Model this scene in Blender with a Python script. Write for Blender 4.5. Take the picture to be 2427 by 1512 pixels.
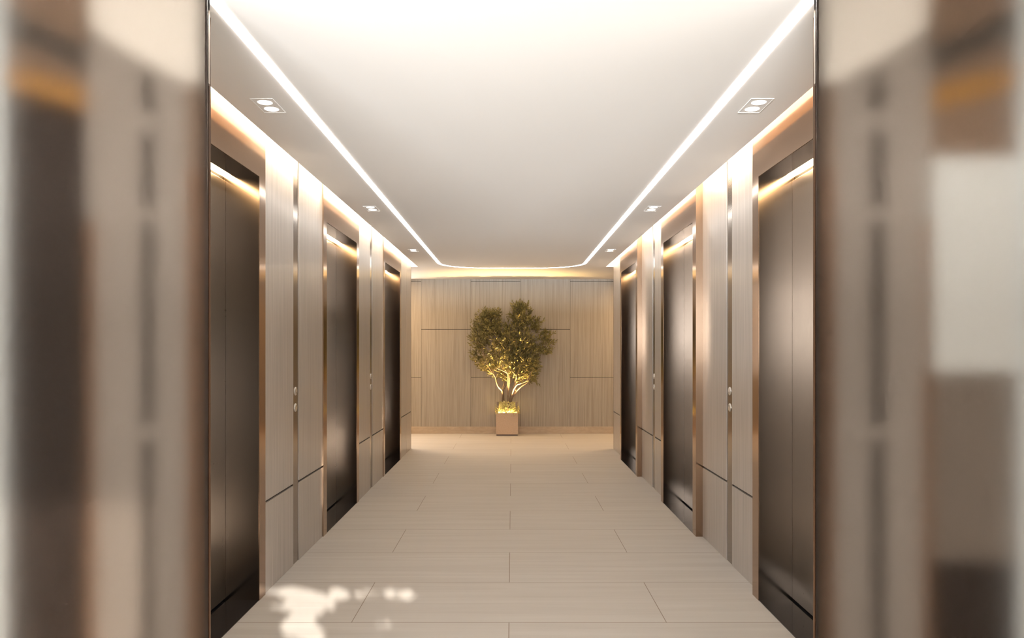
import bpy, bmesh, math, random
from mathutils import Vector, Matrix, Euler

# ------------------------------------------------------------------ scene, camera, light, exposure
scene = bpy.context.scene
for o in list(bpy.data.objects):
    bpy.data.objects.remove(o, do_unlink=True)
COL = scene.collection
random.seed(7)

FAR_Y = 12.41
PXW, PXH, FPX = 2427, 1512, 1786.0
VPX, VPY = 1213.3, 826.0
CAMZ = 1.4

cam_data = bpy.data.cameras.new('camera')
cam = bpy.data.objects.new('camera', cam_data)
COL.objects.link(cam)
cam.location = (0, 0, CAMZ)
cam.rotation_euler = (math.pi/2, 0, 0)
cam_data.sensor_width = 36.0
cam_data.lens = 36.0 * FPX / PXW
cam_data.shift_y = (VPY - PXH/2) / PXW
cam_data.shift_x = (PXW/2 - VPX) / PXW
cam_data.clip_start = 0.05
scene.camera = cam

scene.view_settings.view_transform = 'Standard'
scene.view_settings.look = 'None'
scene.view_settings.gamma = 1.0
scene.view_settings.use_curve_mapping = False
scene.view_settings.exposure = 0.45

world = bpy.data.worlds.new('daylight_world')
scene.world = world
world.use_nodes = True
bg = world.node_tree.nodes['Background']
bg.inputs[0].default_value = (0.85, 0.92, 1.0, 1)
bg.inputs[1].default_value = 1.0

def lamp(name, kind, loc, rot, energy, color, **kw):
    d = bpy.data.lights.new(name, kind)
    d.energy = energy
    d.color = color
    for k, v in kw.items():
        setattr(d, k, v)
    o = bpy.data.objects.new(name, d)
    o.location = loc
    o.rotation_euler = rot
    COL.objects.link(o)
    return o

# low sun, entering through an added transom opening behind the camera
SUN_DX, SUN_TAN = -0.25, 0.2472
sun_dir = Vector((SUN_DX, 1.0, -SUN_TAN))
sun = lamp('sun', 'SUN', (1, -8, 4), sun_dir.to_track_quat('-Z', 'Y').to_euler(), 15.0, (1.0, 0.94, 0.86), angle=math.radians(0.3))
# sky light standing in the big added opening behind the camera
lamp('sky_opening_light', 'AREA', (-1.35, -3.7, 1.8), (math.pi/2, 0, 0), 130.0, (0.91, 0.95, 1.0), shape='RECTANGLE', size=2.6, size_y=1.15)
# added lobby fill, unseen, for the near floor; ceiling lights of the cross passage
lamp('lobby_fill_light', 'AREA', (0, -0.6, 2.77), (0, 0, 0), 10.0, (0.97, 0.97, 1.0), shape='RECTANGLE', size=4.0, size_y=1.6)
for sx, e in ((-1, 50.0), (1, 40.0)):
    lamp('passage_ceiling_light', 'AREA', (sx*2.6, 11.5, 2.50), (0, 0, 0), e, (1.0, 0.67, 0.37), shape='RECTANGLE', size=1.6, size_y=0.8)
# added unseen lamp round the left passage corner, for sheen on the right doors
lamp('passage_sheen_light', 'AREA', (-2.85, FAR_Y - 0.03, 1.75), (-math.pi/2, 0, 0), 38.0, (1.0, 0.97, 0.93), shape='RECTANGLE', size=2.3, size_y=1.5)
# added fill lamps at the lobby sides, lifting the ceiling edges
for sx in (-1, 1):
    lamp('side_fill_light', 'AREA', (sx*3.15, -1.0, 0.72), Vector((-sx, 0.45, 0.45)).to_track_quat('-Z', 'Y').to_euler(), 46.0, (0.90, 0.95, 1.0), shape='RECTANGLE', size=3.8, size_y=0.9)
# added area lamp outside the back wall, fill for the ceiling
lamp('ceiling_fill_light', 'AREA', (-1.0, -16.0, 0.15), Vector((0, 1, 0.16)).to_track_quat('-Z', 'Y').to_euler(), 14000.0, (0.93, 0.965, 1.0), shape='RECTANGLE', size=12.0, size_y=0.9)

# ------------------------------------------------------------------ dimensions
HC = 2.543            # ceiling height
XC = 1.314            # edge of the floating ceiling
LH = 2.80             # lobby ceiling
COVE = 0.24           # cove height above ceiling
END = 10.55           # corridor end / passage start
FAR = 12.41           # far wall
XW = {-1: 1.411, 1: 1.421}     # wood face of side walls
XF = {-1: 1.403, 1: 1.3695}    # face of elevator frames
RECESS = 0.188
OPEN_TOP = 2.354
EW = 1.31             # elevator outer width
JAMB = 0.105
ELEV = [2.98, 5.61, 8.235]
SCREEN_Y = 2.40       # added frosted screens
SCREEN_X = 0.9665

# ------------------------------------------------------------------ helpers
def box(bm, x0, x1, y0, y1, z0, z1, mi=0):
    if x0 > x1: x0, x1 = x1, x0
    if y0 > y1: y0, y1 = y1, y0
    vs = [bm.verts.new(p) for p in ((x0,y0,z0),(x1,y0,z0),(x1,y1,z0),(x0,y1,z0),(x0,y0,z1),(x1,y0,z1),(x1,y1,z1),(x0,y1,z1))]
    for idx in ((0,3,2,1),(4,5,6,7),(0,1,5,4),(1,2,6,5),(2,3,7,6),(3,0,4,7)):
        f = bm.faces.new([vs[i] for i in idx]); f.material_index = mi
    return vs

def prism_xz(bm, pts, y0, y1, mi=0):
    """polygon in x,z extruded along y"""
    a = [bm.verts.new((x, y0, z)) for x, z in pts]
    b = [bm.verts.new((x, y1, z)) for x, z in pts]
    n = len(pts)
    fs = [bm.faces.new(a), bm.faces.new(b[::-1])]
    for i in range(n):
        fs.append(bm.faces.new((a[i], b[i], b[(i+1) % n], a[(i+1) % n])))
    for f in fs: f.material_index = mi

def prism_xy(bm, pts, z0, z1, mi=0):
    a = [bm.verts.new((x, y, z0)) for x, y in pts]
    b = [bm.verts.new((x, y, z1)) for x, y in pts]
    n = len(pts)
    fs = [bm.faces.new(a[::-1]), bm.faces.new(b)]
    for i in range(n):
        fs.append(bm.faces.new((a[i], a[(i+1) % n], b[(i+1) % n], b[i])))
    for f in fs: f.material_index = mi

def tube(bm, pts, radii, seg=8, mi=0, cap=True):
    rings = []
    n = len(pts)
    up = Vector((0.31, 0.2, 0.93)).normalized()
    for i, p in enumerate(pts):
        p = Vector(p)
        t = (Vector(pts[min(i+1, n-1)]) - Vector(pts[max(i-1, 0)])).normalized()
        u = t.cross(up)
        if u.length < 1e-4: u = t.cross(Vector((1, 0, 0)))
        u.normalize(); v = t.cross(u)
        rings.append([bm.verts.new(p + (u*math.cos(a) + v*math.sin(a))*radii[i]) for a in [2*math.pi*k/seg for k in range(seg)]])
    for i in range(n-1):
        for k in range(seg):
            f = bm.faces.new((rings[i][k], rings[i][(k+1) % seg], rings[i+1][(k+1) % seg], rings[i+1][k]))
            f.material_index = mi; f.smooth = True
    if cap:
        bm.faces.new(rings[0][::-1]); bm.faces.new(rings[-1])

def obj(name, bm, mats, parent=None, bevel=0.0, fix=True):
    if fix: bmesh.ops.recalc_face_normals(bm, faces=bm.faces)
    me = bpy.data.meshes.new(name)
    bm.to_mesh(me); bm.free()
    if not isinstance(mats, (list, tuple)): mats = [mats]
    for m in mats: me.materials.append(m)
    o = bpy.data.objects.new(name, me)
    COL.objects.link(o)
    if parent is not None: o.parent = parent
    if bevel > 0:
        b = o.modifiers.new('bevel', 'BEVEL'); b.width = bevel; b.segments = 2; b.limit_method = 'ANGLE'
    return o

def empty(name, loc=(0, 0, 0)):
    o = bpy.data.objects.new(name, None)
    o.empty_display_size = 0.1
    o.location = loc
    COL.objects.link(o)
    return o

def tag(o, label, cat, group=None):
    o['label'] = label; o['category'] = cat
    if group: o['group'] = group
    return o

def struct(o):
    o['kind'] = 'structure'
    return o

def shift(bm, v):
    bmesh.ops.translate(bm, verts=bm.verts, vec=v)

# ------------------------------------------------------------------ materials
def new_mat(name):
    m = bpy.data.materials.new(name); m.use_nodes = True
    nt = m.node_tree
    return m, nt, nt.nodes['Principled BSDF']

def plain(name, col, rough=0.5, metal=0.0, coat=0.0, spec=None):
    m, nt, p = new_mat(name)
    p.inputs['Base Color'].default_value = (*col, 1)
    p.inputs['Roughness'].default_value = rough
    p.inputs['Metallic'].default_value = metal
    p.inputs['Coat Weight'].default_value = coat
    if spec is not None: p.inputs['Specular IOR Level'].default_value = spec
    return m

def emit(name, col, strength):
    m, nt, p = new_mat(name)
    p.inputs['Base Color'].default_value = (*col, 1)
    p.inputs['Emission Color'].default_value = (*col, 1)
    p.inputs['Emission Strength'].default_value = strength
    return m

def N(nt, kind, **kw):
    n = nt.nodes.new(kind)
    for k, v in kw.items(): setattr(n, k, v)
    return n

def wood(name, dark, light, rough=0.3, scale=(46, 46, 1.1), coat=0.0, contrast=(0.3, 0.7), bump=0.05):
    m, nt, p = new_mat(name)
    tc = N(nt, 'ShaderNodeTexCoord'); mp = N(nt, 'ShaderNodeMapping')
    mp.inputs['Scale'].default_value = scale
    nt.links.new(tc.outputs['Object'], mp.inputs[0])
    n1 = N(nt, 'ShaderNodeTexNoise'); n1.inputs['Scale'].default_value = 1.0; n1.inputs['Detail'].default_value = 6; n1.inputs['Roughness'].default_value = 0.62; n1.inputs['Distortion'].default_value = 0.9
    nt.links.new(mp.outputs[0], n1.inputs['Vector'])
    mp2 = N(nt, 'ShaderNodeMapping'); mp2.inputs['Scale'].default_value = (scale[0]*5, scale[1]*5, scale[2]*2.2)
    nt.links.new(tc.outputs['Object'], mp2.inputs[0])
    n2 = N(nt, 'ShaderNodeTexNoise'); n2.inputs['Scale'].default_value = 1.0; n2.inputs['Detail'].default_value = 3
    nt.links.new(mp2.outputs[0], n2.inputs['Vector'])
    mx = N(nt, 'ShaderNodeMath', operation='MULTIPLY_ADD')
    nt.links.new(n2.outputs['Fac'], mx.inputs[0]); mx.inputs[1].default_value = 0.45
    nt.links.new(n1.outputs['Fac'], mx.inputs[2])
    cr = N(nt, 'ShaderNodeValToRGB')
    cr.color_ramp.elements[0].position = contrast[0] + 0.22; cr.color_ramp.elements[0].color = (*dark, 1)
    cr.color_ramp.elements[1].position = contrast[1] + 0.22; cr.color_ramp.elements[1].color = (*light, 1)
    nt.links.new(mx.outputs[0], cr.inputs[0])
    nt.links.new(cr.outputs[0], p.inputs['Base Color'])
    p.inputs['Roughness'].default_value = rough
    p.inputs['Coat Weight'].default_value = coat
    p.inputs['Coat Roughness'].default_value = 0.22
    if bump:
        b = N(nt, 'ShaderNodeBump'); b.inputs['Strength'].default_value = bump; b.inputs['Distance'].default_value = 0.002
        nt.links.new(mx.outputs[0], b.inputs['Height'])
        nt.links.new(b.outputs[0], p.inputs['Normal'])
    return m

def bronze(name, col, rough, bump=0.0, bscale=(120, 120, 30), var=0.0, aniso=0.0):
    m, nt, p = new_mat(name)
    p.inputs['Metallic'].default_value = 1.0
    p.inputs['Base Color'].default_value = (*col, 1)
    p.inputs['Roughness'].default_value = rough
    p.inputs['Anisotropic'].default_value = aniso
    if bump or var:
        tc = N(nt, 'ShaderNodeTexCoord'); mp = N(nt, 'ShaderNodeMapping')
        mp.inputs['Scale'].default_value = bscale
        nt.links.new(tc.outputs['Object'], mp.inputs[0])
        n1 = N(nt, 'ShaderNodeTexNoise'); n1.inputs['Scale'].default_value = 1.0; n1.inputs['Detail'].default_value = 2.5; n1.inputs['Distortion'].default_value = 1.5
        nt.links.new(mp.outputs[0], n1.inputs['Vector'])
        if bump:
            b = N(nt, 'ShaderNodeBump'); b.inputs['Strength'].default_value = bump; b.inputs['Distance'].default_value = 0.002
            nt.links.new(n1.outputs['Fac'], b.inputs['Height']); nt.links.new(b.outputs[0], p.inputs['Normal'])
        if var:
            mr = N(nt, 'ShaderNodeMapRange')
            mr.inputs['To Min'].default_value = rough - var; mr.inputs['To Max'].default_value = rough + var
            nt.links.new(n1.outputs['Fac'], mr.inputs['Value']); nt.links.new(mr.outputs[0], p.inputs['Roughness'])
    return m

M = {}
M['ceiling'] = plain('ceiling_paint', (0.90, 0.87, 0.83), 0.7)
M['plaster'] = plain('warm_plaster', (0.75, 0.69, 0.62), 0.8)
M['wall_wood'] = wood('greige_veneer', (0.32, 0.275, 0.235), (0.44, 0.39, 0.345), rough=0.34, coat=0.25)
M['end_wood'] = wood('pale_oak_veneer', (0.25, 0.213, 0.168), (0.375, 0.332, 0.275), rough=0.5, scale=(58, 58, 0.9), contrast=(0.28, 0.62), bump=0.1)
M['groove'] = plain('dark_groove', (0.03, 0.022, 0.017), 0.7)
M['skirting'] = wood('skirting_stone', (0.40, 0.31, 0.22), (0.50, 0.40, 0.30), rough=0.5, scale=(3, 3, 12), bump=0)
M['frame'] = bronze('polished_bronze', (0.375, 0.25, 0.165), 0.13, aniso=0.3)
M['lining'] = bronze('dark_mirror_bronze', (0.235, 0.185, 0.15), 0.14)
M['soffit'] = bronze('dark_soffit_bronze', (0.20, 0.16, 0.13), 0.12)
M['door'] = bronze('textured_bronze', (0.35, 0.33, 0.295), 0.30, bump=0.02, bscale=(42, 42, 16), var=0.05)
M['strip'] = bronze('call_strip_bronze', (0.27, 0.225, 0.185), 0.16)
M['black'] = plain('black_gap', (0.006, 0.005, 0.005), 0.6)
M['sill'] = plain('black_granite', (0.012, 0.011, 0.012), 0.06)
M['silver'] = bronze('brushed_silver', (0.82, 0.80, 0.77), 0.32)
M['arrow'] = plain('arrow_mark', (0.05, 0.04, 0.035), 0.5)
M['led'] = emit('led_line_light', (1.0, 0.97, 0.93), 9.0)
M['cove'] = emit('cove_led', (1.0, 0.88, 0.72), 26.0)
M['slot'] = emit('door_slot_led', (1.0, 0.72, 0.38), 16.0)
M['lamp'] = emit('downlight_lamp', (1.0, 0.95, 0.88), 2.2)
M['trim'] = plain('white_trim', (0.88, 0.86, 0.83), 0.4)

# floor: large stone tiles in half bond, joints 1.61 x 0.661
def floor_mat():
    m, nt, p = new_mat('travertine_tiles')
    tc = N(nt, 'ShaderNodeTexCoord')
    mp = N(nt, 'ShaderNodeMapping')
    # brick texture: offset rows, rows along Y
    mp.inputs['Location'].default_value = (0.015 + 1.61*10, -(3.85 - 0.661*20), 0)
    nt.links.new(tc.outputs['Object'], mp.inputs[0])
    br = N(nt, 'ShaderNodeTexBrick')
    br.offset = 0.5; br.offset_frequency = 2; br.squash = 1.0
    br.inputs['Scale'].default_value = 1.0
    br.inputs['Brick Width'].default_value = 1.61
    br.inputs['Row Height'].default_value = 0.661
    br.inputs['Mortar Size'].default_value = 0.0022
    br.inputs['Mortar Smooth'].default_value = 0.0
    br.inputs['Bias'].default_value = 0.0
    br.inputs['Color1'].default_value = (0.0, 0.0, 0.0, 1)
    br.inputs['Color2'].default_value = (1.0, 1.0, 1.0, 1)
    br.inputs['Mortar'].default_value = (0.5, 0.5, 0.5, 1)
    nt.links.new(mp.outputs[0], br.inputs['Vector'])
    st = N(nt, 'ShaderNodeMapping'); st.inputs['Scale'].default_value = (0.7, 13, 1)
    nt.links.new(tc.outputs['Object'], st.inputs[0])
    add = N(nt, 'ShaderNodeVectorMath', operation='MULTIPLY_ADD')
    nt.links.new(br.outputs['Color'], add.inputs[0]); add.inputs[1].default_value = (7, 7, 7)
    nt.links.new(st.outputs[0], add.inputs[2])
    n1 = N(nt, 'ShaderNodeTexNoise'); n1.inputs['Scale'].default_value = 1.0; n1.inputs['Detail'].default_value = 7; n1.inputs['Distortion'].default_value = 0.8
    nt.links.new(add.outputs[0], n1.inputs['Vector'])
    cr = N(nt, 'ShaderNodeValToRGB')
    cr.color_ramp.elements[0].position = 0.30; cr.color_ramp.elements[0].color = (0.462, 0.424, 0.383, 1)
    cr.color_ramp.elements[1].position = 0.68; cr.color_ramp.elements[1].color = (0.517, 0.482, 0.44, 1)
    nt.links.new(n1.outputs['Fac'], cr.inputs[0])
    mx = N(nt, 'ShaderNodeMix', data_type='RGBA')
    nt.links.new(br.outputs['Fac'], mx.inputs['Factor'])
    nt.links.new(cr.outputs[0], mx.inputs[6]); mx.inputs[7].default_value = (0.24, 0.185, 0.14, 1)
    nt.links.new(mx.outputs[2], p.inputs['Base Color'])
    p.inputs['Roughness'].default_value = 0.55
    p.inputs['Specular IOR Level'].default_value = 0.3
    return m
M['floor'] = floor_mat()

# ------------------------------------------------------------------ room shell
SIDE = 2.15           # outer end of frosted screens
LOB = 3.2             # lobby half width
BACK = -3.5
bm = bmesh.new(); box(bm, -5.2, 5.2, BACK - 0.2, FAR + 0.2, -0.1, 0.0)
struct(obj('floor', bm, M['floor']))

bm = bmesh.new()
T = 0.055
FY = SCREEN_Y + 0.3
box(bm, -XC, XC, FY, END, HC, HC + T)                                   # floating ceiling
KX = SCREEN_X/SCREEN_Y
prism_xy(bm, [(-(2.41*KX - 0.004), 2.41), (2.41*KX - 0.004, 2.41), (FY*KX - 0.004, FY), (-(FY*KX - 0.004), FY)], HC, LH)   # its lip between the screens
box(bm, -LOB - 0.1, LOB + 0.1, BACK - 0.2, FY, LH, LH + 0.1)           # lobby ceiling
box(bm, -5.2, 5.2, END, FAR + 0.2, HC, HC + COVE + 0.1)              # passage ceiling, closes the coves
box(bm, -1.75, 1.75, FY, END, HC + COVE, HC + COVE + 0.1)     # cap over the coves
box(bm, -1.75, 1.75, FY, FY + 0.06, HC + T, LH)
struct(obj('ceiling', bm, M['ceiling']))

def side_wall(s):
    bm = bmesh.new()
    xw = XW[s]; th = 0.014; g = 0.013
    top = HC + COVE
    segs = [(SCREEN_Y + 0.305, ELEV[0])] + [(ELEV[i] + EW, ELEV[i+1]) for i in range(2)] + [(ELEV[2] + EW, END)]
    for i, (a, b) in enumerate(segs):
        box(bm, s*(xw + th), s*1.75, a, b, 0, top, 1)
        if i in (1, 2):
            c = (a + b)/2 - 0.02
            cols = [(a, c - 0.065), (c + 0.065, b)]
        elif i == 3:
            cols = [(a, 10.09), (10.094, b)]
        else:
            cols = [(a, b)]
        for (c0, c1) in cols:
            box(bm, s*xw, s*(xw + th), c0, c1, 0.0, 0.514, 0)
            box(bm, s*xw, s*(xw + th), c0, c1, 0.514 + g, top, 0)
    # wall end facing the passage
    box(bm, s*xw, s*1.75, END - 0.02, END, 0, HC, 0)
    box(bm, s*1.75, s*5.2, END - 0.1, END, 0, HC, 0)
    # wall behind the elevators
    box(bm, s*1.75, s*1.85, SCREEN_Y + 0.305, END, 0, top, 1)
    return struct(obj('wall_left' if s < 0 else 'wall_right', bm, [M['wall_wood'], M['groove']]))
side_wall(-1); side_wall(1)

# far wall with staggered oak panels
bm = bmesh.new()
box(bm, -5.2, 5.2, FAR + 0.012, FAR + 0.2, 0, HC, 1)
gx = [-5.2] + [-1.494 + 0.8175*k - 0.8175*4 for k in range(0, 12)] + [5.2]
gx = [x for x in gx if -5.2 <= x <= 5.2]
SK = 0.115
for i in range(len(gx) - 1):
    a, b = gx[i] + 0.002, gx[i+1] - 0.002
    k = round((gx[i] + 1.494)/0.8175)
    hs = [SK, 1.717, HC] if k % 2 == 0 else [SK, 0.9275, 2.505, HC]
    if i == 0: hs = [SK, 0.9275, 2.505, HC]
    for j in range(len(hs) - 1):
        box(bm, a, b, FAR, FAR + 0.012, hs[j] + (0.004 if j else 0), hs[j+1] - 0.004 if j < len(hs) - 2 else hs[j+1], 0)
struct(obj('wall_end', bm, [M['end_wood'], M['groove']]))
bm = bmesh.new(); box(bm, -5.2, 5.2, FAR - 0.016, FAR, 0, SK)
struct(obj('baseboard_end', bm, M['skirting'], bevel=0.003))
for s in (-1, 1):
    bm = bmesh.new(); box(bm, s*5.2, s*5.3, END - 0.1, FAR + 0.2, 0, HC)
    struct(obj('wall_passage_left' if s < 0 else 'wall_passage_right', bm, M['plaster']))
    bm = bmesh.new()
    for (ya, yb, za, zb) in ((BACK, SCREEN_Y + 0.2, 0, 0.2), (BACK, SCREEN_Y + 0.2, 1.25, LH), (BACK, -3.0, 0.2, 1.25), (1.0, SCREEN_Y + 0.2, 0.2, 1.25)):  # openings added for the side fill lamps
        box(bm, s*LOB, s*(LOB + 0.1), ya, yb, za, zb)
    struct(obj('wall_lobby_left' if s < 0 else 'wall_lobby_right', bm, M['plaster']))

for s in (-1, 1):
    bm = bmesh.new(); box(bm, s*1.75, s*(LOB + 0.1), SCREEN_Y + 0.22, SCREEN_Y + 0.3, 0, LH)
    struct(obj('wall_return_left' if s < 0 else 'wall_return_right', bm, M['plaster']))

# back wall behind the camera: openings added and shaped to steer lamp light and sun
TX0, TX1, TZ0, TZ1 = 0.35, 1.62, 1.66, 2.02
bm = bmesh.new()
y0, y1 = BACK - 0.12, BACK
box(bm, -LOB - 0.1, LOB + 0.1, y0, y1, 0, 1.2)
box(bm, -LOB - 0.1, -2.7, y0, y1, 1.2, 1.6)
box(bm, 2.7, LOB + 0.1, y0, y1, 1.2, 1.6)
box(bm, TX0 - 0.03, LOB + 0.1, y0, y1, 1.6, TZ0)
box(bm, -LOB - 0.1, -2.7, y0, y1, 1.6, 2.4)
box(bm, TX0 - 0.03, TX0, y0, y1, TZ0, TZ1)
box(bm, TX1, LOB + 0.1, y0, y1, TZ0, TZ1)
box(bm, TX0 - 0.03, LOB + 0.1, y0, y1, TZ1, LH)
box(bm, -LOB - 0.1, TX0 - 0.03, y0, y1, 2.4, LH)
struct(obj('wall_back', bm, M['plaster']))

# unseen leaf screen before the transom: gaps shaped to cast the sun patches
def px_floor(x, y):
    d = CAMZ*FPX/(y - VPY)
    return (x - VPX)/(y - VPY)*CAMZ, d
holes = [(665,1404,34,8,0.15),(715,1412,62,15,0.25),(755,1428,40,14,0.2),(803,1406,26,12,0.1),(868,1407,30,8,0.1),(945,1407,36,11,0.08),
         (690,1440,46,9,0.1),(728,1446,36,11,0.4),(712,1488,44,26,0.3),(740,1505,30,20,0.3),(912,1482,22,6,0.2)]
PL = BACK + 0.18
def in_hole(xp, zp):
    d = zp/SUN_TAN + PL
    X = xp + SUN_DX*(d - PL)
    px = VPX + X*FPX/d; py = VPY + CAMZ*FPX/d
    for (cx, cy, rx, ry, t) in holes:
        dx, dy = px - cx, py - cy
        u = dx*math.cos(t*0.5) + dy*math.sin(t*0.5); v = -dx*math.sin(t*0.5) + dy*math.cos(t*0.5)
        if (u/(rx*1.12))**2 + (v/(ry*1.35))**2 < 1: return True
    return False
rnd = random.Random(3)
bm = bmesh.new()
z = 1.60
while z < 2.12:
    x = 0.28
    while x < 1.72:
        xp, zp = x + rnd.uniform(-.004, .004), z + rnd.uniform(-.004, .004)
        if not in_hole(xp, zp):
            a = rnd.uniform(-0.5, 0.5); L = 0.019; W = 0.0125
            c = Vector((xp, PL + rnd.uniform(-.01, .01), zp))
            pts = []
            for k in range(6):
                t = 2*math.pi*k/6
                u, v = L*math.cos(t), W*math.sin(t)
                pts.append(bm.verts.new(c + Vector((u*math.cos(a) - v*math.sin(a), 0.004*math.cos(2*t), u*math.sin(a) + v*math.cos(a)))))
            bm.faces.new(pts)
        x += 0.017
    z += 0.0125
M['leaf_plain'] = plain('dapple_screen_leaf', (0.08, 0.14, 0.04), 0.6)
sh = empty('dapple_leaf_screen', (1.0, PL, 1.6))
shift(bm, -sh.location)
obj('foliage', bm, M['leaf_plain'], sh, fix=False)
bm = bmesh.new()
tube(bm, [(0.6, 0.03, 0.5), (0.2, 0.03, 0.25), (-0.7, 0.03, 0.45)], [0.006, 0.007, 0.005])
obj('stem', bm, plain('dapple_screen_stem', (0.12, 0.08, 0.05), 0.7), sh)
tag(sh, 'unseen leaves shaped to dapple the sun, across the transom opening behind the viewer', 'plant')

# ------------------------------------------------------------------ lights built into the ceiling
# U-shaped light line, flush in the ceiling
def line_path():
    X, r = 0.978, 0.62
    ytop = 10.70
    pts = [(-X, SCREEN_Y + 0.02)]
    for k in range(17):
        a = math.pi - (math.pi/2)*k/16
        pts.append((-X + r + r*math.cos(a), ytop - r + r*math.sin(a)))
    for k in range(17):
        a = math.pi/2 - (math.pi/2)*k/16
        pts.append((X - r + r*math.cos(a), ytop - r + r*math.sin(a)))
    pts.append((X, SCREEN_Y + 0.02))
    return pts
bm = bmesh.new()
P = line_path(); w = 0.019; prev = None
for i, p in enumerate(P):
    t = (Vector(P[min(i+1, len(P)-1)]) - Vector(P[max(i-1, 0)])).normalized()
    n = Vector((-t.y, t.x))
    a, b = Vector(p) + n*w, Vector(p) - n*w
    if i in (0, len(P) - 1):
        for q in (a, b): q.y = max(2.415, (abs(q.x) + 0.005)/KX)
    cur = [bm.verts.new((q.x, q.y, zz)) for q in (a, b) for zz in (HC - 0.003, HC)]
    if prev:
        for (i0, i1) in ((0, 1), (1, 3), (3, 2), (2, 0)):
            bm.faces.new((prev[i0], prev[i1], cur[i1], cur[i0]))
    else:
        bm.faces.new((cur[0], cur[1], cur[3], cur[2]))
    prev = cur
bm.faces.new((prev[0], prev[1], prev[3], prev[2]))
o = obj('ceiling_light_line', bm, M['led'])
tag(o, 'long U-shaped glowing white LED line set into the ceiling, rounded at the far end', 'ceiling light')

for s in (-1, 1):
    bm = bmesh.new()
    box(bm, s*(XC - 0.075), s*(XC - 0.03), SCREEN_Y + 0.38, END - 0.03, HC + 0.205, HC + 0.22)
    o = obj('cove_light', bm, M['cove'])
    tag(o, 'warm hidden cove light in the ceiling slot along the %s wall' % ('left' if s < 0 else 'right'), 'cove light')

# twin recessed downlights
DL = [(-1, 3.545, 'nearest'), (-1, 6.15, 'middle'), (-1, 8.77, 'farthest'), (1, 3.545, 'nearest'), (1, 6.15, 'middle'), (1, 8.77, 'farthest')]
for s, yc, which in DL:
    t = empty('recessed_downlight', (s*1.146, yc, HC))
    bm = bmesh.new()
    W, L, b, h = 0.052, 0.104, 0.002, 0.003
    for (x0, x1, ya, yb) in ((-W, W, -L, -L + b), (-W, W, L - b, L), (-W, -W + b, -L + b, L - b), (W - b, W, -L + b, L - b)):
        box(bm, x0, x1, ya, yb, -h, 0)
    obj('trim_frame', bm, M['trim'], t)
    bm = bmesh.new(); box(bm, -W + b, W - b, -L + b, L - b, -0.0015, 0)
    obj('face_plate', bm, M['ceiling'], t)
    for q in (-1, 1):
        bm = bmesh.new()
        seg = 24
        prof = [(0.034, -0.0016), (0.031, -0.0035), (0.024, -0.0042), (0.0, -0.0065)]
        rings = []
        for (r, zz) in prof[:-1]:
            rings.append([bm.verts.new((r*math.cos(2*math.pi*k/seg), q*0.048 + r*math.sin(2*math.pi*k/seg), zz)) for k in range(seg)])
        tip = bm.verts.new((0, q*0.048, prof[-1][1]))
        for i in range(len(rings) - 1):
            for k in range(seg):
                bm.faces.new((rings[i][k], rings[i][(k+1) % seg], rings[i+1][(k+1) % seg], rings[i+1][k]))
        for k in range(seg):
            bm.faces.new((rings[-1][k], rings[-1][(k+1) % seg], tip))
        obj('lamp', bm, M['lamp'], t)
    tag(t, 'twin recessed ceiling spotlight, the %s of three on the %s side' % (which, 'left' if s < 0 else 'right'), 'downlight', 'twin recessed ceiling spotlights')

# ------------------------------------------------------------------ elevators
def elevator(s, d0, label):
    xf = XF[s]; xd = xf + RECESS; xs = xf + 0.14
    d1 = d0 + EW; o0 = d0 + JAMB; o1 = d1 - JAMB
    root = empty('elevator_entrance', (s*xf, d0 + EW/2, 0))
    off = -Vector(root.location)
    top = HC + COVE - 0.005
    def put(name, bm, m, par=root, bevel=0.0):
        shift(bm, off); return obj(name, bm, m, par, bevel)
    xb = 1.748
    bm = bmesh.new()
    box(bm, s*xf, s*xb, d0, o0 - 0.002, 0, top)
    box(bm, s*xf, s*xb, o1 + 0.002, d1, 0, top)
    box(bm, s*xf, s*xs, o0 - 0.002, o1 + 0.002, OPEN_TOP + 0.002, top)
    put('frame', bm, M['frame'])
    for (a, b) in ((o0 - 0.002, o0), (o1, o1 + 0.002)):
        bm = bmesh.new(); box(bm, s*(xf + 0.003), s*xd, a, b, 0.004, OPEN_TOP + 0.06)
        put('jamb_lining', bm, M['lining'])
    bm = bmesh.new(); box(bm, s*(xf + 0.003), s*xs, o0, o1, OPEN_TOP, OPEN_TOP + 0.002)
    put('soffit_lining', bm, M['soffit'])
    mid = (o0 + o1)/2
    for (a, b) in ((o0, mid - 0.003), (mid + 0.003, o1)):
        bm = bmesh.new(); box(bm, s*xd, s*(xd + 0.03), a, b, 0.014, OPEN_TOP - 0.022)
        put('door_panel', bm, M['door'], bevel=0.002)
    bm = bmesh.new()
    box(bm, s*(xd + 0.012), s*(xd + 0.05), o0 + 0.001, o1 - 0.001, 0.004, OPEN_TOP - 0.0)
    put('shaft_gap', bm, M['black'])
    bm = bmesh.new()
    box(bm, s*(xs + 0.001), s*(xd + 0.05), o0 + 0.001, o1 - 0.001, OPEN_TOP + 0.012, OPEN_TOP + 0.02)
    put('slot_light', bm, M['slot'])
    bm = bmesh.new(); box(bm, s*(xf + 0.002), s*(xd + 0.05), o0, o1, 0.0, 0.004)
    put('sill', bm, M['sill'])
    tag(root, label, 'elevator', 'elevators along the corridor')
    return root
words = ['nearest', 'middle', 'farthest']
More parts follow.
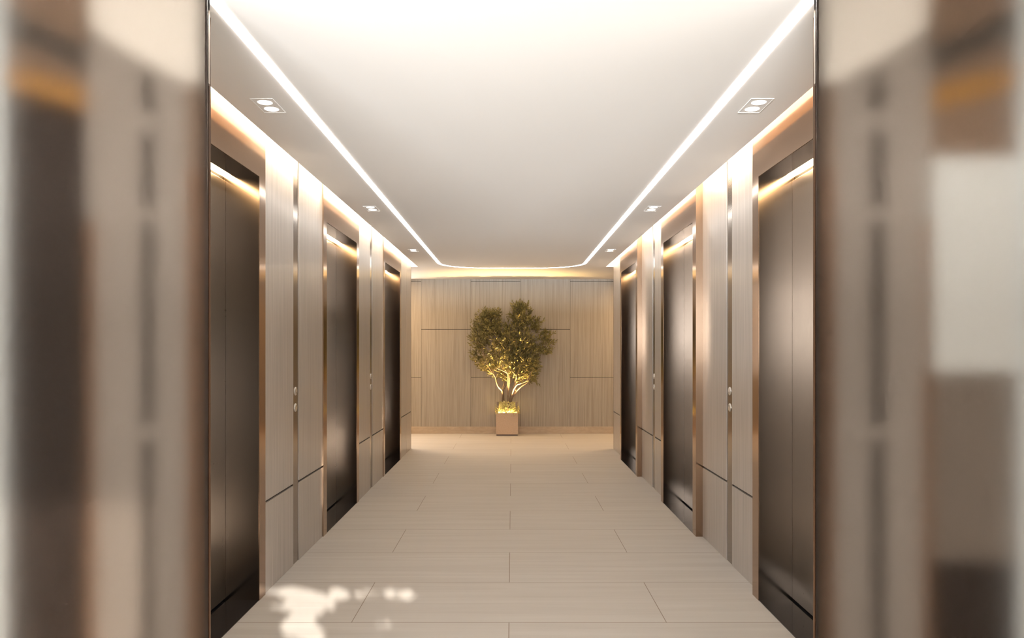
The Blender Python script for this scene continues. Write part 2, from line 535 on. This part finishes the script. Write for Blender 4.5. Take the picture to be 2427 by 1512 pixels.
for s in (-1, 1):
    side = 'left' if s < 0 else 'right'
    notes = {(-1, 0): 'dark bronze elevator doorway nearest the viewer on the left wall, cut by the added screen',
             (-1, 1): 'dark bronze elevator doorway in the middle of the left wall, lit slot above its doors',
             (-1, 2): 'dark bronze elevator doorway farthest along the left wall, almost black inside',
             (1, 0): 'bronze elevator doorway nearest the viewer on the right wall, pale shiny doors',
             (1, 1): 'bronze elevator doorway in the middle of the right wall, between two call strips',
             (1, 2): 'bronze elevator doorway farthest along the right wall, beside the passage corner'}
    for i, d in enumerate(ELEV):
        elevator(s, d, notes[(s, i)])

# call strips with two round buttons
def call_strip(s, i):
    a, b = ELEV[i] + EW, ELEV[i+1]
    c = (a + b)/2 - 0.02
    xw = XW[s]
    root = empty('elevator_call_panel', (s*xw, c, 0))
    off = -Vector(root.location)
    bm = bmesh.new(); box(bm, s*(xw + 0.005), s*(xw + 0.014), c - 0.063, c + 0.063, 0, HC + COVE - 0.005)
    shift(bm, off); obj('strip_plate', bm, M['strip'], root)
    for zc, up in ((1.121, 1), (1.014, -1)):
        bm = bmesh.new(); seg = 28
        prof = [(0.0275, 0.005), (0.0275, 0.003), (0.0255, 0.0005), (0.022, -0.001), (0.0, -0.002)]
        rings = [[bm.verts.new((s*(xw + dx), c + r*math.cos(2*math.pi*k/seg), zc + r*math.sin(2*math.pi*k/seg))) for k in range(seg)] for r, dx in prof[:-1]]
        tip = bm.verts.new((s*(xw + prof[-1][1]), c, zc))
        for q in range(len(rings) - 1):
            for k in range(seg):
                bm.faces.new((rings[q][k], rings[q][(k+1) % seg], rings[q+1][(k+1) % seg], rings[q+1][k]))
        for k in range(seg): bm.faces.new((rings[-1][k], rings[-1][(k+1) % seg], tip))
        shift(bm, off); btn = obj('button', bm, M['silver'], root)
        bm = bmesh.new()
        zz = zc - up*0.010
        x = s*(xw - 0.0016)
        tri = [(x, c - 0.006, zz - up*0.0045), (x, c + 0.006, zz - up*0.0045), (x, c, zz + up*0.006)]
        vs = [bm.verts.new(p) for p in tri]; vs2 = [bm.verts.new((p[0] - s*0.0008, p[1], p[2])) for p in tri]
        bm.faces.new(vs); bm.faces.new(vs2[::-1])
        for k in range(3): bm.faces.new((vs[k], vs[(k+1) % 3], vs2[(k+1) % 3], vs2[k]))
        shift(bm, off); obj('arrow_mark', bm, M['arrow'], btn)
    side = 'left' if s < 0 else 'right'
    txt = ('nearest and middle' if i == 0 else 'middle and farthest')
    tag(root, 'dark call strip, two silver buttons, between %s elevators, %s wall' % (txt, side), 'call panel', 'elevator call strips')
for s in (-1, 1):
    for i in (0, 1): call_strip(s, i)

# ------------------------------------------------------------------ potted tree
TD = 12.20                       # trunk depth
def pxw(x, y, d=TD):
    return Vector(((x - VPX)/FPX*d, d, CAMZ + (VPY - y)/FPX*d))
def leaf_mat(name, c1, c2, trans):
    m, nt, p = new_mat(name)
    tc = N(nt, 'ShaderNodeTexCoord')
    n = N(nt, 'ShaderNodeTexNoise'); n.inputs['Scale'].default_value = 14; n.inputs['Detail'].default_value = 2
    nt.links.new(tc.outputs['Object'], n.inputs['Vector'])
    cr = N(nt, 'ShaderNodeValToRGB')
    cr.color_ramp.elements[0].position = 0.35; cr.color_ramp.elements[0].color = (*c1, 1)
    cr.color_ramp.elements[1].position = 0.65; cr.color_ramp.elements[1].color = (*c2, 1)
    nt.links.new(n.outputs['Fac'], cr.inputs[0]); nt.links.new(cr.outputs[0], p.inputs['Base Color'])
    p.inputs['Roughness'].default_value = 0.5
    p.inputs['Specular IOR Level'].default_value = 0.3
    return m
M['leaf'] = leaf_mat('olive_leaf', (0.125, 0.112, 0.04), (0.29, 0.245, 0.085), 0.2)
M['moss'] = leaf_mat('planter_leaf', (0.45, 0.40, 0.17), (0.62, 0.56, 0.27), 0.2)
M['bark'] = wood('pale_bark', (0.12, 0.085, 0.06), (0.28, 0.21, 0.15), rough=0.8, scale=(60, 60, 14), bump=0.3)
M['planter'] = wood('tan_woven_planter', (0.48, 0.34, 0.235), (0.60, 0.45, 0.33), rough=0.7, scale=(120, 120, 90), bump=0.15)
M['plinth'] = plain('planter_plinth', (0.16, 0.12, 0.10), 0.5)
M['soil'] = plain('soil', (0.05, 0.035, 0.02), 0.9)

PX, PW, PF, PB = -0.078, 0.176, 12.045, 12.375
tree = empty('potted_tree', (PX, (PF + PB)/2, 0))
toff = -Vector(tree.location)
def tput(name, bm, m, par=tree, bevel=0.0, fix=True):
    shift(bm, toff); return obj(name, bm, m, par, bevel, fix)
bm = bmesh.new()
x0, x1 = PX - PW, PX + PW
ztop = 0.372; t_ = 0.018
box(bm, x0, x1, PF, PB, 0.028, 0.30)
box(bm, x0, x1, PF, PF + t_, 0.30, ztop); box(bm, x0, x1, PB - t_, PB, 0.30, ztop)
box(bm, x0, x0 + t_, PF + t_, PB - t_, 0.30, ztop); box(bm, x1 - t_, x1, PF + t_, PB - t_, 0.30, ztop)
pl = tput('planter_box', bm, M['planter'])
bm = bmesh.new(); box(bm, x0 + 0.006, x1 - 0.006, PF + 0.006, PB - 0.006, 0.0, 0.028)
o = tput('plinth', bm, M['plinth'], pl); o['label'] = 'dark grey base strip'
bm = bmesh.new(); box(bm, x0 + t_, x1 - t_, PF + t_, PB - t_, 0.30, 0.345)
tput('soil', bm, M['soil'])

rt = random.Random(11)
TY = 12.17
def add_leaf(bm, c, dirv, L, W):
    dirv = dirv.normalized()
    r = Vector((rt.gauss(0, 1), rt.gauss(0, 1), rt.gauss(0, 1)))
    side = dirv.cross(r)
    if side.length < 1e-3: return
    side.normalize(); nrm = dirv.cross(side)
    if (c + dirv*L).y > FAR - 0.012 or c.y > FAR - 0.012: return
    v0 = bm.verts.new(c)
    a1 = bm.verts.new(c + dirv*L*0.35 + side*W*0.5 + nrm*W*0.15); b1 = bm.verts.new(c + dirv*L*0.35 - side*W*0.5 + nrm*W*0.15)
    a2 = bm.verts.new(c + dirv*L*0.7 + side*W*0.42 + nrm*W*0.1); b2 = bm.verts.new(c + dirv*L*0.7 - side*W*0.42 + nrm*W*0.1)
    m1 = bm.verts.new(c + dirv*L*0.35); m2 = bm.verts.new(c + dirv*L*0.7)
    tp = bm.verts.new(c + dirv*L - nrm*W*0.2)
    for f in ((v0, m1, a1), (v0, b1, m1), (m1, m2, a2, a1), (m1, b1, b2, m2), (m2, tp, a2), (m2, b2, tp)):
        bm.faces.new(f)

# canopy lobes: px centre, px radii, depth centre offset, depth radius, share of leaves
lobes = [(1205,815,66,54,-.10,.27,2300),(1158,775,36,33,-.05,.20,900),(1172,750,20,13,-.02,.12,190),(1150,748,14,12,-.02,.1,120),
         (1234,756,27,28,-.04,.18,700),(1232,735,24,12,0,.12,210),(1222,728,10,8,0,.08,50),(1268,775,15,20,0,.12,230),(1290,806,20,19,0,.13,300),(1280,832,26,11,-.02,.13,200),
         (1138,805,21,36,0,.18,480),(1210,872,56,28,-.14,.22,900),(1252,868,26,30,-.05,.18,520),(1158,862,26,22,-.05,.18,420),(1222,895,36,14,-.08,.16,380),(1255,898,20,12,-.05,.12,170),(1128,790,10,16,0,.08,70),(1132,850,16,14,0,.1,110),(1240,840,42,30,-.1,.22,700)]
bm = bmesh.new(); tw = bmesh.new()
centre = pxw(1207, 870, TY)
for (cx, cy, rx, ry, do, dr, n) in lobes:
    do = do*0.2 + (cy - 760)/150*0.06; dr *= 0.62
    c = pxw(cx, cy, TY); c.y = TY + do
    sx = rx/FPX*TD; sz = ry/FPX*TD
    k = 0
    while k < n:
        # small sprigs of leaves
        u = Vector((rt.gauss(0, 1), rt.gauss(0, 1), rt.gauss(0, 1))).normalized()*(rt.random()**0.38)
        p = c + Vector((u.x*sx, u.y*dr, u.z*sz))
        if p.y > FAR - 0.03: p.y = FAR - 0.03 - rt.random()*0.1
        out = (p - centre); out.z += 0.25
        out = out.normalized()*0.9 + Vector((rt.gauss(0, .45), rt.gauss(0, .45), rt.gauss(0, .45) + 0.15))
        out.normalize()
        sl = 0.055 + rt.random()*0.03
        q = p + out*sl
        if q.y > FAR - 0.02: q.y = FAR - 0.02
        tube(tw, [p - out*0.03, p, q], [0.0016, 0.0014, 0.0008], seg=3, cap=False)
        m_ = 6
        for j in range(m_):
            f = j/(m_ - 1)
            side = out.cross(Vector((rt.gauss(0, 1), rt.gauss(0, 1), rt.gauss(0, 1))))
            if side.length < 1e-3: continue
            side.normalize()
            add_leaf(bm, p.lerp(q, f), out*0.7 + side*(0.9 if j < m_ - 1 else 0.1), 0.044 + rt.random()*0.024, 0.017)
            k += 1
tput('foliage', bm, M['leaf'], fix=False)
tput('twigs', tw, M['bark'], fix=False)

# stems: px polyline at trunk depth, with branches
def spline(pts, n=7):
    out = []
    for i in range(len(pts) - 1):
        p0 = pts[max(i-1, 0)]; p1 = pts[i]; p2 = pts[i+1]; p3 = pts[min(i+2, len(pts)-1)]
        for k in range(n):
            t = k/n
            out.append(0.5*((2*p1) + (p2 - p0)*t + (2*p0 - 5*p1 + 4*p2 - p3)*t*t + (3*p1 - p0 - 3*p2 + p3)*t**3))
    out.append(pts[-1]); return out
def stem(lines):
    bm = bmesh.new()
    for (pl_, r0, r1) in lines:
        pts = []
        for (x, y, dy) in pl_:
            v = pxw(x, y, TY); v.y = TY + dy; pts.append(v)
        sp = spline(pts)
        rr = [r0 + (r1 - r0)*i/(len(sp) - 1) for i in range(len(sp))]
        tube(bm, sp, rr, seg=9)
    return tput('stem', bm, M['bark'])
stem([([(1191,985,0),(1190,948,0),(1191,928,-.01),(1183,918,-.02),(1177,906,-.02),(1174,893,-.03),(1165,880,-.06),(1150,850,-.05),(1140,810,0)], .019, .006),
      ([(1183,918,-.02),(1178,912,-.0),(1174,890,0.0),(1160,860,.02)], .009, .004)])
stem([([(1194,985,.04),(1193,945,.05),(1192,922,.05),(1196,900,.05),(1190,870,.04),(1180,820,.02),(1165,770,0)], .018, .006),
      ([(1192,926,.05),(1200,912,.03),(1212,905,.0),(1218,890,-.03)], .010, .005)])
stem([([(1204,985,-.05),(1204,950,-.05),(1203,928,-.05),(1204,905,-.06),(1203,885,-.08),(1192,878,-.11),(1178,872,-.12)], .023, .006),
      ([(1203,928,-.05),(1207,905,-.02),(1206,870,-.02),(1215,820,0),(1230,760,0)], .014, .006)])
stem([([(1208,985,-.02),(1209,948,-.02),(1216,925,-.03),(1224,912,-.06),(1234,908,-.08),(1250,900,-.09),(1258,880,-.08)], .019, .006),
      ([(1214,930,-.03),(1221,905,-.05),(1223,890,-.10),(1212,878,-.13)], .011, .005)])
stem([([(1210,985,.03),(1211,950,.03),(1222,930,.02),(1235,916,0),(1249,907,0),(1262,890,0)], .018, .006),
      ([(1222,930,.02),(1222,900,.03),(1240,860,.03),(1280,815,.03)], .013, .005)])

# low planting in the box
bm = bmesh.new()
for k in range(1500):
    px_ = PX + rt.uniform(-1, 1)*(PW - 0.01); py_ = rt.uniform(PF + 0.0, PB - 0.03)
    e = 1 - (abs(px_ - PX)/PW)**3*0.6
    h = 0.345 + rt.random()*0.19*e
    if min((px_ - PX + 0.15)**2 + (py_ - PF - 0.045)**2, (px_ - PX - 0.15)**2 + (py_ - PF - 0.045)**2) < 0.045**2 and h > 0.42: h = 0.36 + rt.random()*0.08
    d = Vector((rt.gauss(0, .7) + (px_ - PX)*3, rt.gauss(0, .7) - 0.25, rt.gauss(0.35, .5)))
    add_leaf(bm, Vector((px_, py_, h)), d, 0.04 + rt.random()*0.02, 0.013)
tput('ground_planting', bm, M['moss'], fix=False)

# two small uplights standing in the planting
for (ux, uy) in ((PX - 0.15, PF + 0.045), (PX + 0.15, PF + 0.045)):
    bm = bmesh.new(); tube(bm, [(ux, uy, 0.345), (ux, uy, 0.545)], [0.016, 0.018], seg=12)
    up = tput('uplight', bm, M['plinth'])
    ld = bpy.data.lights.new('uplight_beam', 'SPOT'); ld.energy = 170; ld.color = (1.0, 0.66, 0.24); ld.spot_size = math.radians(80); ld.spot_blend = 1.0; ld.shadow_soft_size = 0.02
    lo = bpy.data.objects.new('uplight_beam', ld); COL.objects.link(lo); lo.parent = up
    lo.location = Vector((ux, uy, 0.555)) + toff
    lo.rotation_euler = (math.radians(180 + 4), 0, 0)
bm = bmesh.new()
box(bm, x0 + t_, x1 - t_, PF + t_, PF + t_ + 0.012, 0.352, 0.366)
box(bm, x0 + t_, x0 + t_ + 0.012, PF + 0.04, PB - 0.04, 0.352, 0.366)
box(bm, x1 - t_ - 0.012, x1 - t_, PF + 0.04, PB - 0.04, 0.352, 0.366)
tput('rim_light', bm, emit('rim_led', (1.0, 0.72, 0.28), 130.0))
tag(tree, 'bushy small-leaved tree in a square tan planter against the far oak wall, lit from below', 'potted tree')

# ------------------------------------------------------------------ added frosted screens standing in for the blurred side bands
def glass_mat():
    m = bpy.data.materials.new('blur_band_glass'); m.use_nodes = True
    nt = m.node_tree
    nt.nodes.remove(nt.nodes['Principled BSDF'])
    rf = nt.nodes.new('ShaderNodeBsdfRefraction')
    rf.inputs['Color'].default_value = (0.98, 0.975, 0.965, 1)
    rf.inputs['Roughness'].default_value = 0.78
    rf.inputs['IOR'].default_value = 1.22
    nt.links.new(rf.outputs[0], nt.nodes['Material Output'].inputs['Surface'])
    return m
M['frost'] = glass_mat()  # glass of the added screens
M['sb_dark'] = plain('screen_dark_bronze', (0.022, 0.014, 0.010), 0.5, spec=0.08)
M['sb_brown'] = plain('screen_brown_bronze', (0.11, 0.068, 0.043), 0.5, spec=0.08)
M['sb_copper'] = plain('screen_copper', (0.10, 0.05, 0.025), 0.5, spec=0.08)
M['sb_orange'] = plain('screen_amber', (0.17, 0.08, 0.022), 0.5, spec=0.08)
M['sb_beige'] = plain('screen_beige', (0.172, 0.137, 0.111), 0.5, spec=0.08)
M['sb_cream'] = plain('screen_cream', (0.46, 0.395, 0.33), 0.5, spec=0.08)
M['sb_slate'] = plain('screen_slate', (0.04, 0.03, 0.023), 0.5, spec=0.08)
M['sb_door_sheen'] = plain('screen_door_sheen', (0.36, 0.335, 0.30), 0.5, spec=0.08)  # pale tone painted for the reflection on the right doors
M['sb_taupe'] = plain('screen_taupe', (0.11, 0.082, 0.062), 0.5, spec=0.08)
M['sb_white'] = plain('screen_white', (0.34, 0.33, 0.31), 0.5, spec=0.08)
BD = 2.535
def screen(s):
    side = 'left' if s < 0 else 'right'
    root = empty('blur_band_screen', (s*1.5, SCREEN_Y, 0))
    off = -Vector(root.location)
    def put(name, bm, m):
        shift(bm, off); return obj(name, bm, m, root)
    H = LH - 0.01
    bm = bmesh.new(); prism_xy(bm, [(s*SCREEN_X, SCREEN_Y), (s*SIDE, SCREEN_Y), (s*SIDE, SCREEN_Y + 0.008), (s*(SCREEN_X + 0.0045), SCREEN_Y + 0.008)], 0, H)
    put('glass_pane', bm, M['frost'])
    # casing: splayed inner cheek, back, outer cheek
    bm = bmesh.new()
    k = SCREEN_X/SCREEN_Y
    c0, c1 = SCREEN_Y + 0.0125, BD + 0.07
    prism_xy(bm, [(s*(c0*k + 0.001), c0), (s*(c1*k + 0.001), c1), (s*(c1*k + 0.03), c1), (s*(c0*k + 0.012), c0)], 0, H)
    box(bm, s*(SIDE - 0.01), s*SIDE, c0, c1, 0, H)
    put('casing', bm, M['sb_dark'])
    def zpx(y): return CAMZ + (VPY - y)/FPX*BD
    def xpx(x): return (x - VPX)/FPX*BD
    bm = bmesh.new(); xb0 = s*((BD+0.02)*k + 0.012)
    box(bm, xb0, s*(SIDE - 0.011), BD + 0.02, BD + 0.07, 0, H)
    put('back_board', bm, M['sb_brown'])
    def P(x):                      # mirror: give x as seen on the left screen
        return xpx(x if s < 0 else 2*VPX - x)
    def inlay(name, pts, m, th=0.008):
        bm = bmesh.new()
        prism_xz(bm, [(P(x), min(zpx(y), H)) for x, y in pts], BD + 0.02 - th, BD + 0.02)
        put(name, bm, m)
    B, TT = 1640, -170
    def rect(name, x0, x1, y0, y1, m, th=0.008):
        inlay(name, [(x0, y0), (x1, y0), (x1, y1), (x0, y1)], m, th)
    if s < 0:
        dx0, dx1 = 12, 212; a, b_, c, d, e = 212, 332, 365, 440, 492
    else:
        dx0, dx1 = 12, 225; a, b_, c, d, e = 225, 325, 362, 445, 492
    rect('door_tone_inlay', dx0, dx1 - 10, 225, B, M['sb_dark']) if s < 0 else None
    if s > 0:  # brown, pale, taupe and dark bands paint the reflections on one door
        rect('door_tone_inlay', dx0, dx1 - 12, 225, 370, M['sb_brown'])
        rect('door_tone_inlay', dx0, dx1 - 12, 370, 880, M['sb_door_sheen'])
        rect('door_tone_inlay', dx0, dx1 - 12, 880, 1330, M['sb_taupe'])
        rect('door_tone_inlay', dx0, dx1 - 12, 1330, B, M['sb_dark'])
    inlay('header_inlay', [(dx0, TT), (dx1, TT), (dx1, 110), (dx0, 20)], M['sb_brown'])
    inlay('header_dark_bar', [(dx0, 22), (dx1 - 6, 112), (dx1 - 6, 170), (dx0, 82)], M['sb_slate'], 0.010)  # dark slanted bar below the header
    inlay('amber_bar', [(dx0, 150), (dx1 - 10, 205), (dx1 - 10, 262), (dx0, 205)], M['sb_orange'], 0.010)
    rect('pale_edge', -400, dx0, TT, B, M['sb_white'])
    rect('copper_edge', dx1 - 10, dx1 + 12, 520, B, M['sb_copper'])
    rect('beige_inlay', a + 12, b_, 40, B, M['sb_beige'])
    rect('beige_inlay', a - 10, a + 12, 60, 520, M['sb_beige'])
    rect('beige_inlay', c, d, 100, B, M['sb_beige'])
    for (y0, y1) in ((175, 262), (310, 490), (522, 1010), (1040, B)):
        rect('dark_strip', b_, c, y0, y1, M['sb_slate'])
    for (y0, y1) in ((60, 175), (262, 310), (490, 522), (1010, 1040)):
        rect('strip_glint', b_, c, y0, y1, M['sb_beige'])  # pale pieces paint reflection bands across the dark strip
    rect('bronze_edge', d, e, 200, 400, M['sb_brown'])
    rect('bronze_edge', d, e, 400, B, M['sb_copper'])
    inlay('cream_glow_head', [(dx1 + 2, TT), (e, TT), (e, 195), (d, 195), (a + 60, 105), (dx1 + 2, 60)], M['sb_cream'], 0.012)  # cream colour stands in for the bright ceiling and its glow
    if s < 0:
        tag(root, 'added frosted screen standing in for the blurred left band, dark bronze and beige panels', 'screen')
    else:
        tag(root, 'added frosted screen standing in for the blurred right band, reflections painted as pale panels', 'screen')
screen(-1); screen(1)
